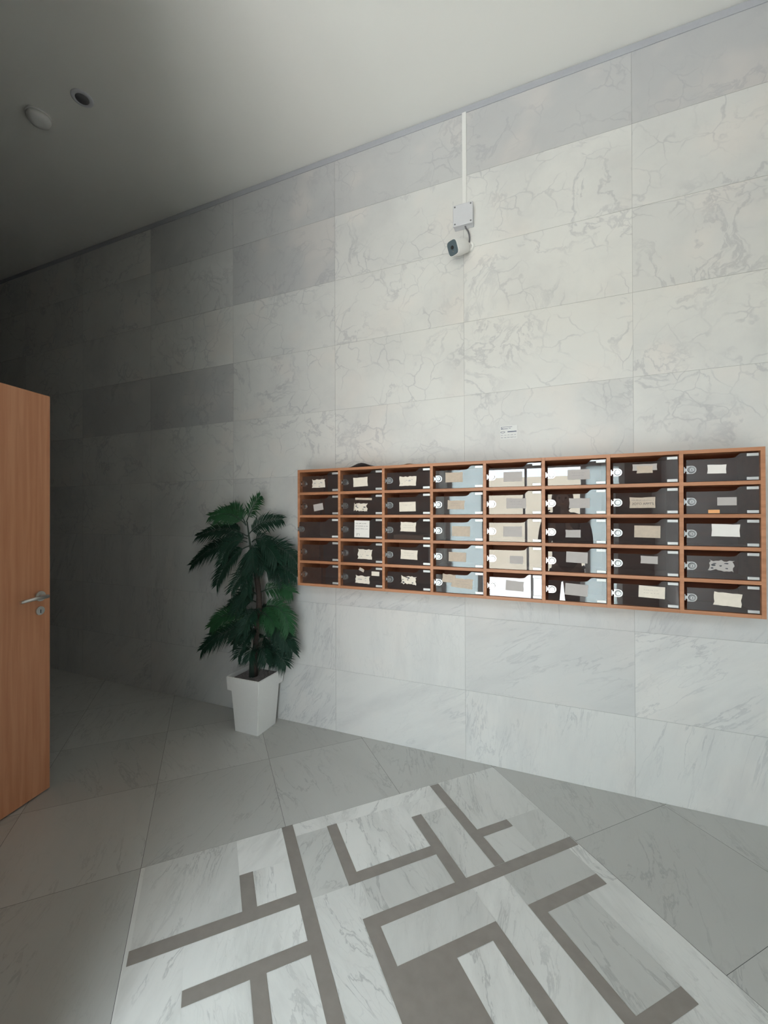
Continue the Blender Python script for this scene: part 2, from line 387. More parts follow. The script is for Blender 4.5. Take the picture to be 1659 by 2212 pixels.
# across the street
bm = bmesh.new(); box(bm, -7, 3.0, -16.2, -16, -1, 3.1, 0); box(bm, 3.0, 9, -16.2, -16, -1, 6.5, 1)
tag(mk('street_building', bm, ['facade', 'facade_white']), 'beige house front across the street, mirrored in the middle mailbox doors', 'building')

# ------------------------------------------------------------------ wooden door standing open on the left
dang = math.atan2(0.977, -0.212)
door = empty('door_1', (-2.334, -1.893, 0), (0, 0, math.atan2(0.798, -0.170)))
tag(door, kind='structure')
bm = bmesh.new(); box(bm, 0, .82, -.02, .02, .008, 2.08, 0, .0015); mk('door_leaf', bm, 'door_wood', door)
bm = bmesh.new()
disc_y(bm, .765, 1.030, .026, -.028, -.0195, 24); 
tube(bm, [(.765, -.02, 1.030), (.765, -.062, 1.030)], .009, 12)
tube(bm, [(.772, -.064, 1.030), (.70, -.066, 1.029), (.635, -.062, 1.024)], [.0095, .009, .008], 12)
dh = mk('door_handle', bm, 'satin', door); dh['label'] = 'chrome lever handle'
bm = bmesh.new(); disc_y(bm, .765, .955, .022, -.026, -.0195, 24); box(bm, .7635, .7665, -.0275, -.0255, .943, .961, 1); 
mk('keyhole_plate', bm, ['satin', 'black'], door)
shell('trim_2', 'frame_wood', (-3.18, -3.12, -2.21, -1.985, 0, 2.12), (-2.37, -2.33, -2.21, -2.0, 0, 2.12), (-3.18, -2.33, -2.21, -1.985, 2.09, 2.15))

# ------------------------------------------------------------------ mailbox cabinet
CX0, CX1, CZ0, CZ1, CY = -1.496, 0.810, 1.006, 1.727, -0.25
NC, NR, TK = 8, 5, 0.016
cab = empty('mailbox_cabinet', ((CX0+CX1)/2, 0, CZ0))
tag(cab, 'long reddish wooden bank of forty glass-fronted mailboxes mounted on the marble wall', 'mailbox cabinet')
OX, OZ = cab.location.x, cab.location.z
PW, PH = (CX1-CX0-TK)/NC, (CZ1-CZ0-TK)/NR
bm = bmesh.new()
for i in range(NC+1):
    x = CX0 + PW*i - OX
    box(bm, x, x+TK, CY, -0.004, 0, CZ1-CZ0, 0, 0.0007)
for j in range(NR+1):
    z = PH*j
    for i in range(NC):
        x = CX0 + PW*i - OX
        box(bm, x+TK, x+PW, CY+.0006, -0.004, z, z+TK, 0, 0.0007)
mk('carcass', bm, 'frame_wood', cab)
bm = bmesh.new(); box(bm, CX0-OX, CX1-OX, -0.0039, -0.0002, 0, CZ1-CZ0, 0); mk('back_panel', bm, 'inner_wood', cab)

CW, CH = PW-TK, PH-TK            # clear opening
LW = dict(p='paper', w='paper_white', g='paper_grey', t='paper_tan', o='orange')
# per door, from the top row down: (x0, y0, x1, y1, kind, raggedness, tilt), fractions of the opening, y down
LB = [
 [[(.30,.35,.66,.79,'p',3,-1)], [(.35,.45,.60,.78,'g',0,-9)], [], [], []],
 [[(.30,.35,.65,.79,'p',1,-2)], [(.31,.42,.65,.85,'p',4,0), (.35,.20,.75,.30,'t',1,2)], [(.33,.14,.69,.93,'w',0,1)], [(.40,.34,.76,.83,'p',3,1)], [(.35,.46,.70,.84,'p',3,2), (.74,.25,.92,.45,'p',0,1), (.44,.12,.57,.27,'t',3,25)]],
 [[(.32,.38,.70,.83,'p',3,0)], [(.32,.42,.68,.85,'p',0,-1)], [(.34,.19,.69,.63,'p',2,1)], [(.35,.32,.72,.75,'p',1,2)], [(.34,.35,.70,.77,'p',4,2)]],
 [[(.25,.30,.60,.73,'t',1,0)], [(.29,.37,.64,.77,'t',2,1)], [(.38,.37,.74,.80,'t',0,1)], [(.31,.36,.66,.76,'t',0,1)], [(.18,.18,.45,.55,'t',2,4), (.36,.32,.80,.76,'t',3,4)]],
 [[(.32,.38,.66,.78,'g',0,0)], [(.37,.33,.73,.75,'g',1,0)], [(.31,.36,.65,.78,'g',0,0)], [(.43,.43,.67,.75,'g',0,1)], [(.35,.32,.68,.73,'g',2,2)]],
 [[(.38,.39,.74,.78,'g',0,0)], [(.40,.37,.74,.76,'g',1,0)], [(.34,.47,.59,.77,'g',1,0)], [(.35,.20,.70,.62,'g',0,2)], [(.33,.31,.70,.76,'g',0,3)]],
 [[(.34,.28,.70,.52,'g',1,0), (.40,.34,.64,.62,'t',2,0)], [(.29,.37,.67,.77,'t',1,0)], [(.36,.29,.74,.73,'t',0,1)], [(.45,.27,.70,.55,'g',1,1)], [(.42,.24,.80,.67,'p',0,2)]],
 [[(.33,.41,.58,.72,'w',1,1)], [(.46,.42,.71,.70,'g',0,0), (.34,.85,.49,.97,'o',0,0)], [(.38,.22,.75,.65,'w',1,1)], [(.33,.31,.68,.74,'g',4,1)], [(.40,.32,.77,.79,'p',2,3)]],
]
def rag(x0, x1, z0, z1, k, rg):
    """outline of a pasted paper: clean, or torn along its edges"""
    if k == 0: return [(x0, z0), (x1, z0), (x1, z1), (x0, z1)]
    pts = []; n = 3 + k*2; am = (z1-z0) * (0.03, 0.05, 0.09, 0.13, 0.20)[k]
    for (ax, az, bx, bz) in ((x0, z0, x1, z0), (x1, z0, x1, z1), (x1, z1, x0, z1), (x0, z1, x0, z0)):
        L = math.hypot(bx-ax, bz-az); m = max(2, int(n * L/(x1-x0+1e-6)))
        nx, nz = -(bz-az)/L, (bx-ax)/L
        for q in range(m):
            t = q/m; d = rg.uniform(0, am) if q else am*0.4*(k > 1)
            if k < 4 and az == z0 == bz: d *= 0.3
            pts.append((ax+(bx-ax)*t + nx*d, az+(bz-az)*t + nz*d))
    return pts
def scribble(bm, x0, x1, z, h, rg, y, th=0.0009, mi=0):
    """unreadable handwriting: a run of short pen strokes"""
    x = x0
    while x < x1:
        wd = rg.uniform(.0025, .0055); up = rg.uniform(.4, 1.0)*h
        box(bm, x, x+th, y-.0002, y, z, z+up, mi)
        if rg.random() < .6: box(bm, x, x+wd*.7, y-.0002, y, z+up*rg.choice((0, .45, .9)), z+up*.0+th+up*rg.choice((0, .45, .9)) if False else z+up*.5+th, mi) if False else box(bm, x, x+wd*.7, y-.0002, y, z+up*.5, z+up*.5+th, mi)
        x += wd + (rg.random() < .15)*.004
FONTMESH = {}
def text_mesh(txt, size):
    cu = bpy.data.curves.new('t', 'FONT'); cu.body = txt; cu.size = size; cu.extrude = 0.0001; cu.align_x = 'LEFT'
    o = bpy.data.objects.new('t', cu); COL.objects.link(o)
    dg = bpy.context.evaluated_depsgraph_get(); me = bpy.data.meshes.new_from_object(o.evaluated_get(dg))
    bpy.data.objects.remove(o); return me
def add_text(bm, txt, size, x, y, z, mi=0):
    me = text_mesh(txt, size); n0 = len(bm.verts); f0 = len(bm.faces)
    bm.from_mesh(me); bm.verts.ensure_lookup_table(); bm.faces.ensure_lookup_table()
    for v in bm.verts[n0:]: v.co = Vector((x + v.co.x, y - v.co.z, z + v.co.y))
    for f in bm.faces[f0:]: f.material_index = mi
    bpy.data.meshes.remove(me)

def door_panel_outline(wd, ht):
    # left edge lower, S-shaped step up to the hinge side; origin at the hinge edge, lower corner; x runs negative to the lock
    zl, zr = ht*0.80, ht*0.965
    pts = [(-wd, 0), (0, 0), (0, zr)]
    xa, xb = -wd*0.235, -wd*0.335
    for q in range(7):
        t = q/6; s_ = t*t*(3-2*t)
        pts.append((xa+(xb-xa)*t, zr+(zl+.002-zr)*s_))
    pts += [(-wd*0.40, zl), (-wd, zl)]
    return pts
def lock_mesh():
    bm = bmesh.new()     # origin at cylinder centre; front faces -y
    arc = [(0.018*math.cos(a)+0.002, 0.018*math.sin(a)) for a in [math.pi/2 - math.pi*q/14 for q in range(15)]][::-1]
    prism(bm, arc + [(-0.016, 0.018), (-0.016, -0.018)], -0.0030, -0.0003)
    disc_y(bm, 0.001, 0, 0.0138, -0.0034, -0.003, 24, 1)
    disc_y(bm, 0.001, 0, 0.0122, -0.0085, -0.003, 24, 0, 0.0112)
    disc_y(bm, 0.001, 0, 0.0094, -0.0088, -0.0085, 20, 1)
    disc_y(bm, 0.001, 0, 0.0082, -0.0105, -0.0085, 20)
    box(bm, 0.0002, 0.0018, -0.0109, -0.0104, -0.0048, 0.0048, 1)
    box(bm, -0.0235, -0.016, -0.0022, -0.0008, -0.007, 0.007, 0)
    box(bm, -0.0262, -0.0230, -0.0030, 0.004, -0.0135, 0.0135, 0)
    me = bpy.data.meshes.new('lock'); bm.to_mesh(me); bm.free(); me.materials.append(MT['lock_metal']); me.materials.append(MT['black'])
    return me
def hinge_mesh():
    bm = bmesh.new(); box(bm, -0.042, -0.002, -0.0042, 0.0048, 0, 0.0125, 0, 0.0012)
    me = bpy.data.meshes.new('hinge'); bm.to_mesh(me); bm.free(); me.materials.append(MT['hinge_metal']); return me
LOCK, HINGE = lock_mesh(), hinge_mesh()
DW, DH = CW-0.0145, CH-0.004
bm = bmesh.new(); prism(bm, door_panel_outline(DW, DH), -0.002, 0.002)
PANEL = bpy.data.meshes.new('door'); bm.to_mesh(PANEL); bm.free(); PANEL.materials.append(MT['smoked'])
drg = random.Random(21)
# small sag / twist of each door leaf (degrees about its hinge, about the horizontal)
for i in range(NC):
    for j in range(NR):          # j = 0 top row
        hx = CX0 + PW*(i+1) - OX - 0.0015; hz = PH*(NR-1-j) + TK + 0.002
        hy = CY + 0.012
        d = bpy.data.objects.new('door', PANEL); COL.objects.link(d); d.parent = cab
        yaw = drg.uniform(-0.55, 0.55); tilt = drg.uniform(-0.5, 0.5)
        if i in (3, 4, 5): yaw *= 0.8
        if (i, j) == (0, 2): yaw = 9.0
        d.location = (hx, hy, hz); d.rotation_euler = (R(tilt), 0, R(yaw))
        lz = CH*0.42
        lx = -DW + 0.0165
        lk = bpy.data.objects.new('lock', LOCK); COL.objects.link(lk); lk.parent = d; lk.location = (lx, -0.002, lz)
        for z in (DH*0.015, DH*0.965-0.0145):
            h_ = bpy.data.objects.new('hinge', HINGE); COL.objects.link(h_); h_.parent = d; h_.location = (0, 0, z)
        for n, (fx0, fy0, fx1, fy1, k, rg_, tl) in enumerate(LB[i][j]):
            # opening fractions -> door coordinates
            x0 = -CW + fx0*CW + .0015; x1 = -CW + fx1*CW + .0015; z1 = CH*(1-fy0) - .002; z0 = CH*(1-fy1) - .002
            cx, cz = (x0+x1)/2, (z0+z1)/2; hw, hh = (x1-x0)/2, (z1-z0)/2
            rg = random.Random(100*i+10*j+n)
            bm = bmesh.new(); mats = [LW[k], 'ink', 'ink_soft', 'paper_grey']
            yy = -0.0004 - 0.0004*n
            prism(bm, rag(-hw, hw, -hh, hh, rg_, rg), yy, 0.0)
            if (i, j) == (1, 2):
                for q, zz in enumerate((.72, .46, .20)):
                    scribble(bm, -hw+.008, hw-.012-.01*(q == 0), -hh + 2*hh*(zz*.62+.36), .0052, rg, yy, .0012, 1)
                add_text(bm, '3\u00ba1', .019, -hw+.012, yy-.0002, -hh+.010, 2)
            elif (i, j) == (6, 1):
                scribble(bm, -hw+.008, hw-.006, hh*.30, .0065, rg, yy, .0010, 2)
                add_text(bm, "2OTO APPT'S", .0145, -hw+.010, yy-.0002, -hh*.42, 1)
            elif (i, j) == (2, 1):
                scribble(bm, -hw*.5, hw*.5, hh*.30, .0035, rg, yy, .0008, 2)
            elif (i, j) in ((2, 2), (2, 3), (3, 1), (4, 1), (3, 4), (6, 4), (5, 0)):
                for q in range(2): scribble(bm, -hw*.6, hw*.55, hh*(.25-.5*q), .004, rg, yy, .0007, 2)
            elif rg_ >= 3 and k != 'o':
                # scraped-off patches of the old paper
                for q in range(rg_ + 2):
                    ax, az = rg.uniform(-hw*.7, hw*.5), rg.uniform(-hh*.7, hh*.6); a_ = rg.uniform(.004, .011)
                    pl = [(ax+a_*rg.uniform(.5, 1.2)*math.cos(t), az+a_*.55*rg.uniform(.4, 1.1)*math.sin(t)) for t in [2*math.pi*s_/7 for s_ in range(7)]]
                    prism(bm, pl, yy-.0003, yy, 1 if rg_ == 4 else 3)
            nm = 'name_label' if k != 'o' else 'orange_reflection'  # the orange slip is a reflection on the door, painted as a flat patch
            o = mk(nm, bm, mats, d, loc=(cx, -0.0021, cz), rot=(0, R(tl), 0))
# mail lying inside one compartment
bm = bmesh.new(); box(bm, -0.095, 0.085, -0.05, 0.05, 0, 0.026, 0, .002)
tag(mk('envelope', bm, 'paper_tan', loc=(CX0+PW*2.5+.01, CY+.085, CZ0+PH*2+TK+.0005)), 'brown envelope lying in the mailbox with the torn cream label, third column, third row', 'envelope')
# papers left on top of the cabinet
def leaflet(name, mat, x0, x1, hgt, label, y=-.2):
    bm = bmesh.new(); n = 10; top = []; wdt = x1-x0
    pr = [(x0+wdt*q/n, .0008+hgt*max(0, math.sin(math.pi*min(1, (q/n)*1.25)))**2) for q in range(n+1)]
    for (dy0, dy1) in ((0, .12),):
        va = [bm.verts.new((p[0], y, p[1])) for p in pr]; vb = [bm.verts.new((p[0]+.02, y+dy1, p[1]*.6)) for p in pr]
        va2 = [bm.verts.new((p[0], y, p[1]+.0012)) for p in pr]; vb2 = [bm.verts.new((p[0]+.02, y+dy1, p[1]*.6+.0012)) for p in pr]
        for q in range(n):
            bm.faces.new((va2[q], va2[q+1], vb2[q+1], vb2[q])); bm.faces.new((va[q], vb[q], vb[q+1], va[q+1])); bm.faces.new((va[q], va[q+1], va2[q+1], va2[q])); bm.faces.new((vb[q+1], vb[q], vb2[q], vb2[q+1]))
        bm.faces.new((va[0], va2[0], vb2[0], vb[0])); bm.faces.new((va[n], vb[n], vb2[n], va2[n]))
    return tag(mk(name, bm, mat, loc=(0, 0, CZ1)), label, 'leaflet')
leaflet('leaflet', 'cable', -1.15, -.93, .024, 'dark curled leaflet lying on top of the mailbox cabinet near its left end', -.235)
leaflet('leaflet', 'paper_tan', -.81, -.70, .006, 'thin brown leaflet lying flat on top of the cabinet beside the dark one', -.235)

# ------------------------------------------------------------------ security camera, box, conduit, sticker
bm = bmesh.new(); box(bm, -.503, -.478, -.012, 0, 3.262, H-.045, 0, .0015); box(bm, -.500, -.481, -.0135, -.012, 3.262, H-.045, 0)
tag(mk('cable_conduit', bm, 'white_plastic'), 'white vertical cable conduit running from the ceiling to the junction box', 'conduit')
jb = empty('junction_box', (-.492, 0, 3.190)); tag(jb, 'pale square junction box on the wall above the security camera', 'junction box')
bm = bmesh.new(); box(bm, -.056, .056, -.040, 0, -.058, .062, 0, .004); mk('box_body', bm, 'grey_plastic', jb)
bm = bmesh.new(); box(bm, -.058, .058, -.052, -.040, -.060, .064, 0, .004); ld_ = mk('box_lid', bm, 'grey_plastic', jb)
for sx in (-.046, .046):
    for sz in (-.048, .052):
        bm = bmesh.new(); disc_y(bm, sx, sz, .0045, -.0532, -.0519, 12); mk('screw', bm, 'cable', ld_)
bm = bmesh.new(); tube(bm, [(0, 0, 0), (.006, 0, -.02)], .006, 10)
sc = empty('security_camera', (-.465, 0, 3.020)); tag(sc, 'small white bullet security camera with dark face on a round wall mount', 'security camera')
bm = bmesh.new(); disc_y(bm, 0, 0, .032, -.012, 0, 28, 0, .028); disc_y(bm, 0, 0, .018, -.030, -.012, 20, 0, .012); mk('mount', bm, 'white_plastic', sc)
# body: rounded-square barrel from the mount to the face
ax = (Vector((-.529, -.150, 2.945)) - Vector((-.468, -.028, 3.012))); L = ax.length; az = ax.normalized()
q = az.to_track_quat('-Y', 'Z')
def rsq(bm, prof, mi=0, seg=32, pw=4.0):
    rings = []
    for r, y in prof:
        ring = []
        for k in range(seg):
            t = 2*math.pi*k/seg; c, s_ = math.cos(t), math.sin(t)
            m_ = (abs(c)**pw + abs(s_)**pw) ** (-1/pw)
            ring.append(bm.verts.new((r*.92*c*m_, y, r*1.08*s_*m_)))
        rings.append(ring)
    for a in range(len(rings)-1):
        for k in range(seg):
            f = bm.faces.new((rings[a][k], rings[a][(k+1) % seg], rings[a+1][(k+1) % seg], rings[a+1][k])); f.material_index = mi; f.smooth = True
    bm.faces.new(rings[0][::-1]).material_index = mi; bm.faces.new(rings[-1]).material_index = mi
    bmesh.ops.recalc_face_normals(bm, faces=bm.faces)
bm = bmesh.new(); rsq(bm, [(.012, -.0), (.022, -.015), (.033, -.035), (.037, -.06), (.038, -L+.004), (.0365, -L)])
bd = mk('camera_body', bm, 'white_plastic', sc); bd.location = (-.003, -.028, -.008); bd.rotation_euler = q.to_euler()
bm = bmesh.new(); rsq(bm, [(.0345, 0), (.0345, -.003), (.033, -.004)]); disc_y(bm, 0, .002, .010, -.0052, -.004, 24, 1); disc_y(bm, 0, -.018, .0035, -.0048, -.004, 12, 2)
fc = mk('camera_face', bm, ['dark_glass', 'black', 'satin'], sc); fc.location = Vector((-.003, -.028, -.008)) + az*(L-.0005); fc.rotation_euler = q.to_euler()
bm = bmesh.new()
tube(bm, [(-.483, -.028, 3.134), (-.478, -.030, 3.118), (-.466, -.028, 3.10), (-.460, -.024, 3.08), (-.459, -.020, 3.06), (-.461, -.017, 3.045), (-.463, -.012, 3.03)], .0042, 10)
tag(mk('camera_cable', bm, 'cable'), 'short dark cable curving from the junction box down to the camera mount', 'cable')
# tradesman's sticker
bm = bmesh.new(); rg = random.Random(5)
box(bm, -.292, -.200, -.0006, 0, 1.874, 1.950, 0)
y_ = -.0006
for q in ((-.288, -.226, 1.942, 1.9445), (-.288, -.2855, 1.930, 1.9445), (-.288, -.250, 1.931, 1.934), (-.246, -.234, 1.934, 1.9365), (-.284, -.276, 1.934, 1.937)):
    box(bm, q[0], q[1], y_-.0003, y_, q[2], q[3], 1)
for k in range(14):
    t0 = 2*math.pi*k/14; t1 = 2*math.pi*(k+1)/14; c_ = (-.278, 1.9145)
    bm_pts = [(c_[0]+.013*math.cos(t0), c_[1]+.0055*math.sin(t0)), (c_[0]+.013*math.cos(t1), c_[1]+.0055*math.sin(t1)), (c_[0]+.0095*math.cos(t1), c_[1]+.0032*math.sin(t1)), (c_[0]+.0095*math.cos(t0), c_[1]+.0032*math.sin(t0))]
    prism(bm, bm_pts[::-1], y_-.0003, y_, 1)
box(bm, -.252, -.203, y_-.0003, y_, 1.9125, 1.9185, 1)
for row in range(2):
    for gq in range(5):
        x = -.288 + gq*.0175
        for d_ in range(3): scribble(bm, x+d_*.0045, x+d_*.0045+.003, 1.895-row*.014, .0055, rg, y_, .0013, 1)
tag(mk('wall_sticker', bm, ['clear_sticker', 'blue_ink']), 'small white printed sticker on the marble wall above the mailboxes', 'sticker')

# ------------------------------------------------------------------ ceiling fixtures
dl = empty('downlight', (-2.525, -.90, H)); tag(dl, 'small round grey recessed downlight in the ceiling above the door', 'ceiling light')
bm = bmesh.new(); lathe(bm, [(.030, -.001), (.030, -.006), (.050, -.007), (.056, -.003), (.056, 0)], 32); mk('trim_ring', bm, 'grey_plastic', dl)
bm = bmesh.new(); lathe(bm, [(.001, -.0085), (.034, -.008), (.036, -.004)], 24); mk('lens', bm, 'cable', dl)
sd = empty('smoke_detector', (-2.88, -.93, H)); tag(sd, 'pale round smoke detector on the ceiling left of the downlight', 'smoke detector')
bm = bmesh.new(); lathe(bm, [(.02, -.046), (.048, -.042), (.060, -.026), (.062, -.012)], 32); mk('cover', bm, 'white_plastic', sd)
bm = bmesh.new(); lathe(bm, [(.066, -.012), (.066, 0)], 32); mk('base', bm, 'white_plastic', sd)

# ------------------------------------------------------------------ potted palm
pp = empty('potted_palm', (-1.902, -.155, 0))
tag(pp, 'dark green artificial palm in a tall tapered white pot against the wall', 'potted plant')
PX, PY = -1.902, -.155
def sqring(bm, hw, z, cx=0, cy=0, r=.006):
    return [bm.verts.new((cx+x*hw, cy+y*hw, z)) for x, y in ((-1,-1),(1,-1),(1,1),(-1,1))]
bm = bmesh.new()
prof = [(.095, 0), (.112, .280), (.112, .2801), (.130, .280), (.134, .372), (.128, .374), (.126, .340)]
rings = [sqring(bm, h_, z) for h_, z in prof]
for a in range(len(rings)-1):
    for k in range(4): bm.faces.new((rings[a][k], rings[a][(k+1) % 4], rings[a+1][(k+1) % 4], rings[a+1][k]))
bm.faces.new(rings[0][::-1])
es = [e_ for e_ in bm.edges if abs(e_.verts[0].co.z - e_.verts[1].co.z) > .01 or e_.verts[0].co.z > .28]
bmesh.ops.bevel(bm, geom=es, offset=.004, segments=2, affect='EDGES')
mk('pot', bm, 'white_plastic', pp)
bm = bmesh.new(); rg = random.Random(9)
box(bm, -.125, .125, -.125, .125, .330, .344, 0)
for k in range(260):
    x, y = rg.uniform(-.118, .118), rg.uniform(-.118, .118); r_ = rg.uniform(.004, .009)
    m_ = bmesh.ops.create_icosphere(bm, subdivisions=1, radius=r_)
    for v in m_['verts']: v.co = Vector((v.co.x*rg.uniform(.8, 1.3)+x, v.co.y+y, v.co.z*.7+.345))
mk('gravel', bm, 'gravel', pp)['kind'] = 'stuff'
bm = bmesh.new()
tube(bm, [(-.012, 0, .335), (-.010, 0, .42), (-.006, .0, .50), (.012, 0, .666), (.030, 0, .80), (.030, 0, .90), (.010, 0, 1.03), (-.015, 0, 1.12), (-.035, 0, 1.22)],
     [.022, .021, .018, .019, .020, .019, .017, .014, .011], 12)
mk('trunk', bm, 'stem', pp)
bm = bmesh.new()
tube(bm, [(-.018, -.014, .335), (-.016, -.016, .45), (.0, -.012, .56)], [.022, .018, .010], 12)
tube(bm, [(-.035, 0, 1.19), (-.055, 0, 1.30), (-.070, 0, 1.40)], [.009, .006, .004], 8)
mk('green_sheath', bm, 'sheath', pp)
FR = [[[-1.98,-.155,1.374],[-2.068,-.185,1.489],[-2.253,-.205,1.44]],[[-1.98,-.155,1.374],[-2.063,-.143,1.523],[-2.189,-.135,1.482]],[[-1.98,-.155,1.398],[-1.928,-.155,1.505],[-1.863,-.155,1.573]],[[-1.97,-.155,1.299],[-1.878,-.143,1.423],[-1.697,-.135,1.419]],[[-1.97,-.155,1.299],[-2.148,-.167,1.398],[-2.407,-.175,1.293]],[[-2.011,-.155,1.257],[-2.276,-.137,1.267],[-2.519,-.125,1.075]],[[-1.97,-.155,1.258],[-2.082,-.215,1.317],[-2.108,-.255,1.123]],[[-1.949,-.155,1.234],[-2.104,-.203,1.184],[-2.17,-.235,.962]],[[-1.929,-.155,1.235],[-1.929,-.227,1.144],[-1.868,-.275,.925]],[[-1.909,-.155,1.235],[-1.761,-.191,1.273],[-1.676,-.215,1.137]],[[-1.888,-.155,1.219],[-1.702,-.155,1.296],[-1.561,-.155,1.127]],[[-1.869,-.155,1.074],[-1.712,-.155,1.153],[-1.571,-.155,1.041]],[[-1.879,-.155,.911],[-1.725,-.137,.998],[-1.624,-.125,.931]],[[-1.879,-.155,.846],[-2.049,-.137,.896],[-2.167,-.125,.783]],[[-1.879,-.155,.789],[-1.648,-.191,.933],[-1.585,-.215,.697]],[[-1.879,-.155,.764],[-2.182,-.155,.797],[-2.304,-.155,.641]],[[-1.899,-.155,.73],[-1.919,-.215,.83],[-1.846,-.255,.735]],[[-1.889,-.155,.706],[-2.16,-.179,.67],[-2.342,-.195,.485]],[[-1.889,-.155,.706],[-1.693,-.155,.741],[-1.6,-.155,.547]],[[-1.889,-.155,.682],[-1.985,-.209,.727],[-2.015,-.245,.604]],[[-1.89,-.155,.666],[-1.87,-.227,.686],[-1.908,-.275,.601]],[[-1.91,-.155,.517],[-1.96,-.203,.598],[-1.983,-.235,.492]],[[-1.89,-.155,.519],[-1.816,-.209,.608],[-1.74,-.245,.488]],[[-1.87,-.155,.522],[-1.77,-.143,.611],[-1.747,-.135,.45]],[[-1.85,-.155,.524],[-1.722,-.143,.544],[-1.666,-.135,.445]],[[-1.89,-.155,.511],[-1.87,-.227,.599],[-1.859,-.275,.497]],[[-1.97,-.155,1.283],[-2.037,-.173,1.316],[-2.11,-.185,1.182]],[[-1.929,-.155,1.218],[-1.83,-.203,1.193],[-1.765,-.235,1.089]],[[-1.879,-.155,.781],[-1.753,-.227,.823],[-1.651,-.275,.736]]]
LIT_FRONDS = {0, 1, 2, 12, 14, 15, 16, 28}  # fronds painted in the lit leaf colour
def frond(P0, P1, P2, rg, bright):
    P0, P1, P2 = [Vector(p) - Vector((PX, PY, 0)) for p in (P0, P1, P2)]
    # start on the trunk
    bm = bmesh.new()
    bez = lambda t: P0*(1-t)**2 + P1*2*t*(1-t) + P2*t*t
    tan = lambda t: ((P1-P0)*(1-t) + (P2-P1)*t).normalized()
    st = [bez(t/10) for t in range(11)]
    tube(bm, st, [.0042 - .0032*t/10 for t in range(11)], 6, 1)
    L = sum((st[q+1]-st[q]).length for q in range(10))
    n = max(14, int(L/.0092)); maxl = min(.125, .085 + .12*L)
    face = Vector((rg.uniform(-.25, .25), -1.0, .55)).normalized()
    for q in range(n):
        t = .16 + .84*(q+.5)/n
        p, T = bez(t), tan(t)
        S = T.cross(face); 
        if S.length < .2: S = T.cross(Vector((.6, -.6, .3)))
        S.normalize(); Nn = S.cross(T).normalized()
        env = (math.sin(math.pi*min(1, (t-.10)/.92)**.75)*.55 + .45)
        for sg in (-1, 1):
            ln = maxl*env*rg.uniform(.72, 1.15); fw_ = .55 + .75*t + rg.uniform(-.12, .12)
            d0 = (S*sg + T*fw_ + Nn*.18).normalized()
            wv = .0046*rg.uniform(.85, 1.2)
            a_ = p; b_ = p + d0*ln*.5; c_ = p + d0*ln + Vector((0, 0, -ln*.30*rg.uniform(.6, 1.3)))
            wd = d0.cross(Nn).normalized()*wv; up = Nn*wv*.35
            v = [bm.verts.new(a_ - wd*.4), bm.verts.new(a_ + wd*.4), bm.verts.new(b_ + wd + Vector((0, 0, -ln*.05))), bm.verts.new(b_ + up + Vector((0, 0, -ln*.04))), bm.verts.new(b_ - wd + Vector((0, 0, -ln*.05))), bm.verts.new(c_)]
            m0 = bm.verts.new(a_ + up*.3)
            for f_ in ((v[0], m0, v[3], v[4]), (m0, v[1], v[2], v[3]), (v[4], v[3], v[5]), (v[3], v[2], v[5])):
                bm.faces.new(f_)
    for v in bm.verts:                       # leaves bend along the wall and the cabinet side instead of entering them
        v.co.y = min(v.co.y, -PY - .012)
        if .98 < v.co.z < 1.75 and v.co.y + PY > CY - .02: v.co.x = min(v.co.x, CX0 - PX - .006)
    bmesh.ops.recalc_face_normals(bm, faces=bm.faces)
    return mk('frond', bm, ['leaf_lit' if bright else 'leaf', 'sheath'], pp)
frg = random.Random(4)
FR += [[[-1.875, -.16, .90], [-1.90, -.25, .97], [-1.93, -.32, .80]], [[-1.875, -.16, .80], [-1.84, -.26, .86], [-1.86, -.33, .70]], [[-1.90, -.16, 1.05], [-1.93, -.24, 1.10], [-1.97, -.31, .95]]]
for q in (0, 1, 2, 3, 5, 7, 9, 10, 11):
    zb = (0.58, .62, .70, .76, .73, .90, 1.16, 1.12, 1.10, 1.14, 1.20, 1.26, .66)[q]; az_ = frg.uniform(math.pi*.95, math.pi*2.05) if q % 3 else frg.uniform(0, math.pi*2)
    ln = frg.uniform(.17, .25); dx, dy = math.cos(az_), math.sin(az_)*.5
    if q in (5, 6): ln *= .8
    bx, by = PX + (.02 if zb < 1.1 else -.03), PY
    FR.append([[bx, by, zb], [bx+dx*ln*.6, by+dy*ln*.6, zb+ln*.45], [bx+dx*ln*1.1, max(-.34, min(-.03, by+dy*ln*1.1)), zb-ln*frg.uniform(.25, .55)]])
for k, (a, b_, c) in enumerate(FR): frond(a, b_, c, frg, k in LIT_FRONDS)

# ------------------------------------------------------------------ the photographer, seen mirrored in the mailbox doors
pr = empty('person', (.10, -2.86, 0))
tag(pr, 'person in dark clothes holding up a phone, mirrored in the mailbox doors', 'person')
def skin_mesh(name, joints, edges, root, mat, parent, lvl=2):
    me = bpy.data.meshes.new(name); me.from_pydata([j[0] for j in joints], edges, [])
    me.materials.append(MT[mat]); o = bpy.data.objects.new(name, me); COL.objects.link(o); o.parent = parent
    md = o.modifiers.new('Skin', 'SKIN'); md.use_smooth_shade = True
    for i_, j in enumerate(joints):
        me.skin_vertices[0].data[i_].radius = (j[1], j[2] if len(j) > 2 else j[1]); me.skin_vertices[0].data[i_].use_root = (i_ == root)
    o.modifiers.new('Subdivision', 'SUBSURF').levels = lvl; o.modifiers['Subdivision'].render_levels = lvl
    return o
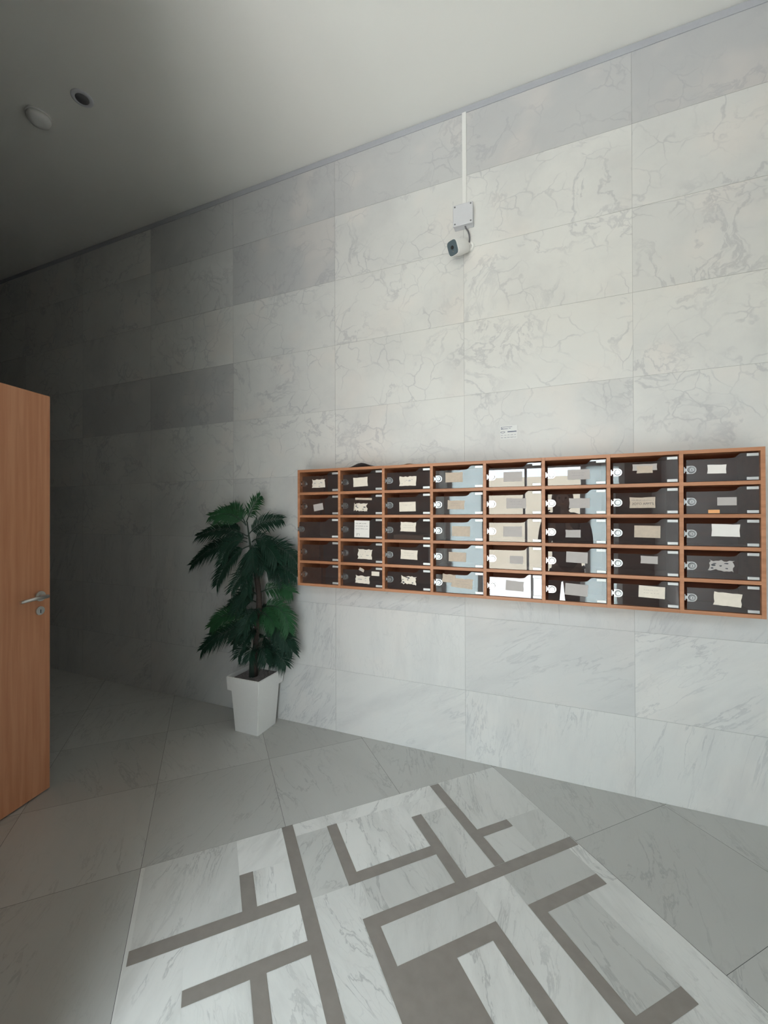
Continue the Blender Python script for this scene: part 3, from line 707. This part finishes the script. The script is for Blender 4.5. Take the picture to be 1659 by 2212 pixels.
# body in skin tone, front towards +Y; arms raised to the phone
J = [((0,0,.90),.13,.10), ((0,0,1.08),.115,.09), ((0,.0,1.25),.14,.10), ((0,0,1.36),.10,.085), ((0,.01,1.44),.055,.055), ((0,.02,1.50),.058,.062), ((0,.025,1.565),.078,.092), ((0,.02,1.63),.060,.07),
     ((-.17,0,1.34),.052,.052), ((-.21,.08,1.12),.042,.042), ((-.14,.27,1.30),.029,.029), ((-.125,.325,1.36),.026,.026),
     ((.17,0,1.34),.052,.052), ((.20,.08,1.12),.042,.042), ((.02,.27,1.30),.029,.029), ((-.015,.325,1.36),.026,.026),
     ((-.09,0,.86),.085,.085), ((-.10,.01,.48),.055,.055), ((-.10,0,.10),.038,.038), ((-.11,.10,.04),.035,.032),
     ((.09,0,.86),.085,.085), ((.10,.01,.48),.055,.055), ((.10,0,.10),.038,.038), ((.11,.10,.04),.035,.032)]
E_ = [(0,1),(1,2),(2,3),(3,4),(4,5),(5,6),(6,7),(3,8),(8,9),(9,10),(10,11),(3,12),(12,13),(13,14),(14,15),(0,16),(16,17),(17,18),(18,19),(0,20),(20,21),(21,22),(22,23)]
# fingers curled round the phone: four and a thumb on each side
def add_hand(base_idx, sx, cx):
    for k in range(4):
        z = 1.385 + .021*k; n0 = len(J); fl = (.9, 1.0, 1.05, .95)[k]
        J.append(((cx + sx*-.004, .345, z-.006), .0095)); J.append(((cx + sx*.004, .345+.024*fl, z), .0085)); J.append(((cx + sx*.022, .345+.030*fl, z+.003), .0075))
        E_.extend([(base_idx, n0), (n0, n0+1), (n0+1, n0+2)])
    n0 = len(J); J.append(((cx+sx*.004, .325, 1.40), .010)); J.append(((cx+sx*.020, .330, 1.425), .0085)); E_.extend([(base_idx, n0), (n0, n0+1)])
add_hand(11, 1, -.142); add_hand(15, -1, .0)
skin_mesh('body', J, E_, 0, 'skin', pr)
# face details
bm = bmesh.new(); tube(bm, [(0,.108,1.585),(0,.122,1.562),(0,.128,1.548),(0,.112,1.538)], [.007,.010,.013,.009], 10); mk('nose', bm, 'skin', pr)
bm = bmesh.new(); tube(bm, [(-.022,.112,1.512),(0,.119,1.514),(.022,.112,1.512)], [.003,.006,.003], 8); mk('mouth', bm, 'orange', pr)
for s_ in (-1, 1):
    bm = bmesh.new(); m_ = bmesh.ops.create_uvsphere(bm, u_segments=14, v_segments=8, radius=.0115)
    for v in m_['verts']: v.co = v.co + Vector((s_*.031, .096, 1.578))
    mk('eye', bm, 'black', pr)
    bm = bmesh.new(); m_ = bmesh.ops.create_uvsphere(bm, u_segments=12, v_segments=8, radius=.03)
    for v in m_['verts']: v.co = Vector((v.co.x*.3 + s_*.082, v.co.y*.6+.015, v.co.z+1.562))
    mk('ear', bm, 'skin', pr)
bm = bmesh.new(); m_ = bmesh.ops.create_uvsphere(bm, u_segments=28, v_segments=18, radius=1)
for v in m_['verts']:
    x, y, z = v.co; cut = .35 if y > .2 and z < .35 else 0
    v.co = Vector((x*.108, y*.118*(1-cut)-.008, (z*.125 if z > 0 else z*.155)+1.575))
    if y > .2 and z < .35: v.co.y = min(v.co.y, .045)
mk('hair', bm, 'hair', pr, True)
# jacket over the trunk and arms, trousers over the legs
Jj = [((0,0,.80),.165,.13), ((0,0,1.08),.150,.12), ((0,0,1.25),.165,.12), ((0,0,1.37),.11,.095),
      ((-.175,0,1.345),.066,.066), ((-.215,.08,1.12),.054,.054), ((-.145,.25,1.285),.040,.040), ((.175,0,1.345),.066,.066), ((.205,.08,1.12),.054,.054), ((.03,.25,1.285),.040,.040)]
skin_mesh('jacket', Jj, [(0,1),(1,2),(2,3),(3,4),(4,5),(5,6),(3,7),(7,8),(8,9)], 0, 'cloth', pr)
Jt = [((0,0,.93),.145,.12), ((-.09,0,.82),.10,.10), ((-.10,.01,.48),.072,.072), ((-.10,0,.10),.055,.055), ((.09,0,.82),.10,.10), ((.10,.01,.48),.072,.072), ((.10,0,.10),.055,.055)]
skin_mesh('trousers', Jt, [(0,1),(1,2),(2,3),(0,4),(4,5),(5,6)], 0, 'trousers', pr)
for s_ in (-1, 1):
    bm = bmesh.new(); m_ = bmesh.ops.create_uvsphere(bm, u_segments=16, v_segments=10, radius=1)
    for v in m_['verts']: v.co = Vector((v.co.x*.048 + s_*.105, v.co.y*.135+.05, max(0.001, v.co.z*.05+.045)))
    mk('shoe', bm, 'black', pr, True)
ph = empty('smartphone', (.035, -2.500, 1.41), (0, 0, R(22.35)))
tag(ph, 'dark smartphone held up in front of the photographer, mirrored in the doors', 'phone')
bm = bmesh.new(); box(bm, -.037, .037, -.008, 0, -.08, .08, 0, .003); mk('phone_body', bm, 'black', ph)
bm = bmesh.new(); box(bm, -.034, .034, -.0086, -.008, -.076, .076, 0); mk('screen', bm, 'dark_glass', ph)
